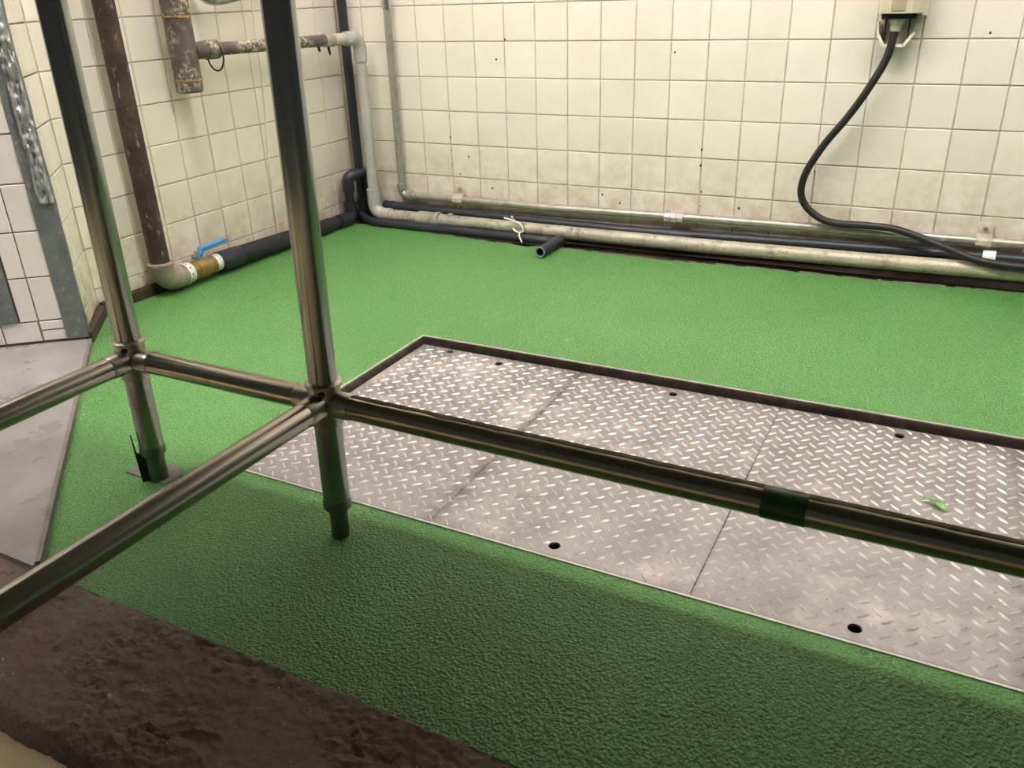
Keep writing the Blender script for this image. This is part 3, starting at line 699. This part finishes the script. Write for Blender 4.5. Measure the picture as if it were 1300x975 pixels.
for cx, lab in ((4.25, 'dirty white saddle clip holding the thin conduit near the corner'), (19.08, 'dirty white saddle clip holding the thin conduit at the right edge')):
    zc = -5.66 if cx < 10 else -5.565
    t = thing('pipe_clip', (cx, -.1, zc-.4), lab, 'pipe clip', 'saddle clips on the conduit')
    bm = B(); path = [(-.055, .44), (-.07, .16), (-.22, .15), (-.345, .06), (-.355, -.06), (-.24, -.14), (-.09, -.16), (-.07, -.40)]
    a_ = [[bm.verts.new((cx+s, y, zc+z)) for (y, z) in path] for s in (-.17, .17)]
    for i in range(len(path)-1): bm.faces.new((a_[0][i], a_[0][i+1], a_[1][i+1], a_[1][i]))
    bmesh.ops.solidify(bm, geom=bm.faces[:], thickness=.035)
    obj('strap', bm, M['clip'], t)
    for zz in (.30, -.30):
        bm = B(); lathe(bm, (cx, -.085, zc+zz), (0, -1, 0), [(0, .055), (.03, .055), (.05, .03), (.05, .001)], 10); obj('screw', bm, M['cast'], t)

# ties and cords
bm = B(); pts = smooth([(6.25, -.92, -5.92), (6.55, -.90, -5.98), (6.78, -.88, -6.08), (6.86, -.86, -6.28), (6.72, -.84, -6.36), (6.52, -.82, -6.28), (6.46, -.66, -6.05), (6.50, -.90, -5.86)], 6)
sweep(bm, pts, .028, 8)
zt = thing('cable_tie', (6.7, -.9, -6.5), 'loose white cable tie hanging on the grey pipe', 'cable tie')
obj('loop', bm, M['white_plastic'], zt)
bm = B(); sweep(bm, smooth([(6.78, -.86, -6.30), (6.86, -1.15, -6.34), (7.04, -1.32, -6.50)], 5), [.024]*11, 8); obj('tail', bm, M['white_plastic'], zt)
bm = B(); c_ = gp0+gd*.95
ring = [c_+Vector((math.cos(t*.33)*.28-.0, 0, math.sin(t*.33)*.36-.16)) for t in range(20)]
sweep(bm, ring, .022, 8)
tag(obj('wire_tie', bm, M['black']), 'thin black wire loop round the branch pipe beside the capped pipe', 'wire')
for k, (yy, L) in enumerate(((-2.35, .14), (-1.95, .26))):
    q = gp0+gd*((yy+6.97)/gd.y)
    bm = B(); sweep(bm, [q+Vector((0, 0, -.14)), q+Vector((.02, .01, -.16-L*.6)), q+Vector((.03, .02, -.16-L))], [.04, .04, .012], 8)
    tag(obj('wire_end', bm, M['black']), ('short' if k == 0 else 'longer') + ' dark wire end dangling under the branch pipe near the corner', 'wire', 'wire ends under the branch pipe')
bm = B(); sweep(bm, smooth([(.10, -4.10, -6.2), (.08, -4.02, -4), (.08, -3.80, -1.9), (.1, -3.78, .3), (.1, -3.8, 4), (.1, -3.8, ZT)], 4), .02, 8)
tag(obj('white_cord', bm, M['white_plastic']), 'thin white cord hanging down left wall behind the upright', 'cord')
fx = thing('flexible_conduit', (.5, -5.2, .2), 'ribbed metal flexible conduit drooping at the top of left wall', 'conduit')
path = smooth([(.5, -6.1, .9), (.5, -5.95, .5), (.5, -5.6, .36), (.5, -5.0, .40), (.5, -4.2, .55), (.5, -3.2, .9)], 30)
rad = [.15 if (i//2) % 2 else .128 for i in range(len(path))]
bm = B(); sweep(bm, path, rad, 14); obj('hose', bm, M['zinc'], fx)

# ------------------------------------------------------------------ socket outlet and its cable
sx = thing('socket_outlet', (16.45, 0, -1.1), 'beige wall socket box with hood above the black cable', 'socket outlet')
bm = B(); prism(bm, [(15.98, -.02), (15.98, -.45), (16.02, -.60), (16.17, -.74), (16.72, -.74), (16.86, -.60), (16.92, -.45), (16.92, -.02)], -.42, 1.6); obj('casing', bm, M['outlet'], sx, flat=True)
bm = B(); box(bm, 16.27, 16.57, -.765, -.73, -.36, 1.2, .01); pn = obj('front_panel', bm, M['outlet_panel'], sx)
bm = B(); ring = [(16.42+.095*math.cos(t*math.pi/10), -.768, .02+.095*math.sin(t*math.pi/10)) for t in range(21)]; sweep(bm, ring, .012, 6)
obj('embossed_ring', bm, M['outlet_panel'], pn)
bm = B(); sweep(bm, smooth([(16.38, -.768, -.02), (16.46, -.768, .0), (16.40, -.768, .04), (16.46, -.768, .07)], 4), .010, 6); obj('embossed_mark', bm, M['outlet_panel'], pn)
bm = B(); prism(bm, [(16.90, -.02), (16.90, -.40), (17.02, -.36), (17.02, -.02)], -.48, 1.6); sd = obj('side_flange', bm, M['outlet'], sx, flat=True)
obj('latch', box(B(), 17.01, 17.05, -.30, -.22, -.1, .25), M['black'], sd, flat=True)
bm = B(); box(bm, 16.08, 16.80, -.60, -.06, -.54, -.42); obj('socket_mouth', bm, M['black'], sx, flat=True)
bm = B(); prism_y(bm, [(16.03, -.44), (16.10, -.98), (16.20, -1.10), (16.60, -1.10), (16.72, -.96), (16.84, -.44)], -.16, -.08); lf = obj('lower_plate', bm, M['outlet_grey'], sx, flat=True)
bm = B()
for a_, b_ in (((16.00, -.60), (16.03, -.85)), ((16.03, -.85), (16.18, -1.12)), ((16.18, -1.12), (16.61, -1.12)), ((16.61, -1.12), (16.80, -.84))):
    a_ = Vector((a_[0], 0, a_[1])); b_ = Vector((b_[0], 0, b_[1])); d_ = (b_-a_).normalized(); n_ = Vector((d_.z, 0, -d_.x))*.03
    v8 = [bm.verts.new(q+Vector((0, y, 0))) for y in (-.42, -.10) for q in (a_-n_, b_-n_, b_+n_, a_+n_)]
    for q in ((0,1,2,3),(7,6,5,4),(0,4,5,1),(1,5,6,2),(2,6,7,3),(3,7,4,0)): bm.faces.new([v8[k] for k in q])
obj('lid_rim', bm, M['white_plastic'], sx, flat=True)
for x in (16.15, 16.66):
    obj('guide_rib', box(B(), x, x+.02, -.30, -.15, -1.02, -.5), M['black'], sx, flat=True)
cb = thing('power_cable', (16.4, -.4, -6), 'black rubber power cable curving from the socket down onto the pipes', 'cable')
cpts = [(16.40, -.40, -.55), (16.38, -.42, -.85), (16.30, -.46, -1.40), (15.97, -.48, -2.13), (15.61, -.48, -2.75), (15.15, -.47, -3.42), (14.80, -.45, -4.12), (14.73, -.43, -4.64),
        (14.90, -.41, -5.0), (15.27, -.41, -5.27), (15.67, -.43, -5.36), (16.42, -.46, -5.35), (17.0, -.50, -5.36), (17.48, -.56, -5.45), (18.32, -.68, -5.69), (19.03, -.80, -5.88), (20.02, -.86, -5.93), (21.5, -.9, -5.9), (26, -.95, -5.95)]
bm = B(); sweep(bm, smooth(cpts, 8), .092, 14); obj('cable', bm, M['rubber'], cb)
bm = B(); lathe(bm, (16.41, -.40, -.45), (-.04, -.02, -1), [(0, .17), (.18, .16), (.2, .13), (.34, .12), (.36, .105)], 14); obj('plug', bm, M['outlet_grey'], cb)

# ------------------------------------------------------------------ scraps
bm = B(); random.seed(5)
pts2 = [(18.56, -11.02), (18.62, -11.06), (18.68, -11.02), (18.74, -11.08), (18.82, -11.10), (18.90, -11.20), (18.88, -11.26), (18.80, -11.22), (18.74, -11.20), (18.69, -11.13), (18.62, -11.12), (18.57, -11.09)]
c2 = bm.verts.new((18.73, -11.12, PZ+.12)); vv = [bm.verts.new((x, y, PZ+.035+random.uniform(0, .05))) for x, y in pts2]
for i in range(len(vv)): bm.faces.new((c2, vv[i], vv[(i+1) % len(vv)]))
bmesh.ops.solidify(bm, geom=bm.faces[:], thickness=.02)
tag(obj('paint_flake', bm, M['leaf'], flat=True), 'small crumpled green scrap lying on the right tread plate', 'scrap')
bm = B(); random.seed(9)
for i in range(70):
    x = random.uniform(8.0, 17); y = random.uniform(-19.55, -18.05); r = random.uniform(.004, .013)*(1.6 if random.random() < .1 else 1); a_ = random.uniform(0, 3.14)
    top = bm.verts.new((x, y, -6.545+r*.4)); L = random.uniform(1, 2.2)
    b4 = [bm.verts.new((x+math.cos(a_)*u*r*L-math.sin(a_)*v*r, y+math.sin(a_)*u*r*L+math.cos(a_)*v*r, -6.6)) for u, v in ((-1,-1),(1,-.8),(1.1,1),(-.8,1))]
    for k in range(4): bm.faces.new((b4[k], b4[(k+1)%4], top))
tag(obj('grit', bm, M['clip'], flat=True), 'pale grit and chips scattered on the worn brown concrete strip', 'grit', kind='stuff')

# ------------------------------------------------------------------ ceiling lamps with bare tubes (above the picture)
LN = ['twin-tube ceiling lamp nearest the tiled corner', 'twin-tube ceiling lamp above the tread plates', 'twin-tube ceiling lamp farthest to the right', 'twin-tube ceiling lamp over the grey concrete floor']
for i, (lx, ly, lw, ll) in enumerate(LAMPS):
    t = thing('ceiling_lamp', (lx, ly, CEIL-.8), LN[i], 'lamp', 'ceiling lamps above the room')
    g = Mat('lamp_tube_%d' % i, .4); g.col((.9, .9, .85)); g.b.inputs['Emission Color'].default_value = LAMPCOL; g.b.inputs['Emission Strength'].default_value = lw
    obj('housing', box(B(), lx-ll/2-.2, lx+ll/2+.2, ly-.45, ly+.45, CEIL-.5, CEIL-.01, .05), M['lamp_body'], t)
    for dy in (-.42, .42):
        bm = B(); sweep(bm, [(lx-ll/2, ly+dy, CEIL-.75), (lx+ll/2, ly+dy, CEIL-.75)], .13, 12); obj('lamp_tube', bm, g.m, t)
    for sx_ in (-1, 1):
        obj('lamp_holder', box(B(), lx+sx_*ll/2-.1+.1*sx_, lx+sx_*ll/2+.1+.1*sx_, ly-.56, ly+.56, CEIL-.9, CEIL-.5, .02), M['lamp_body'], t)
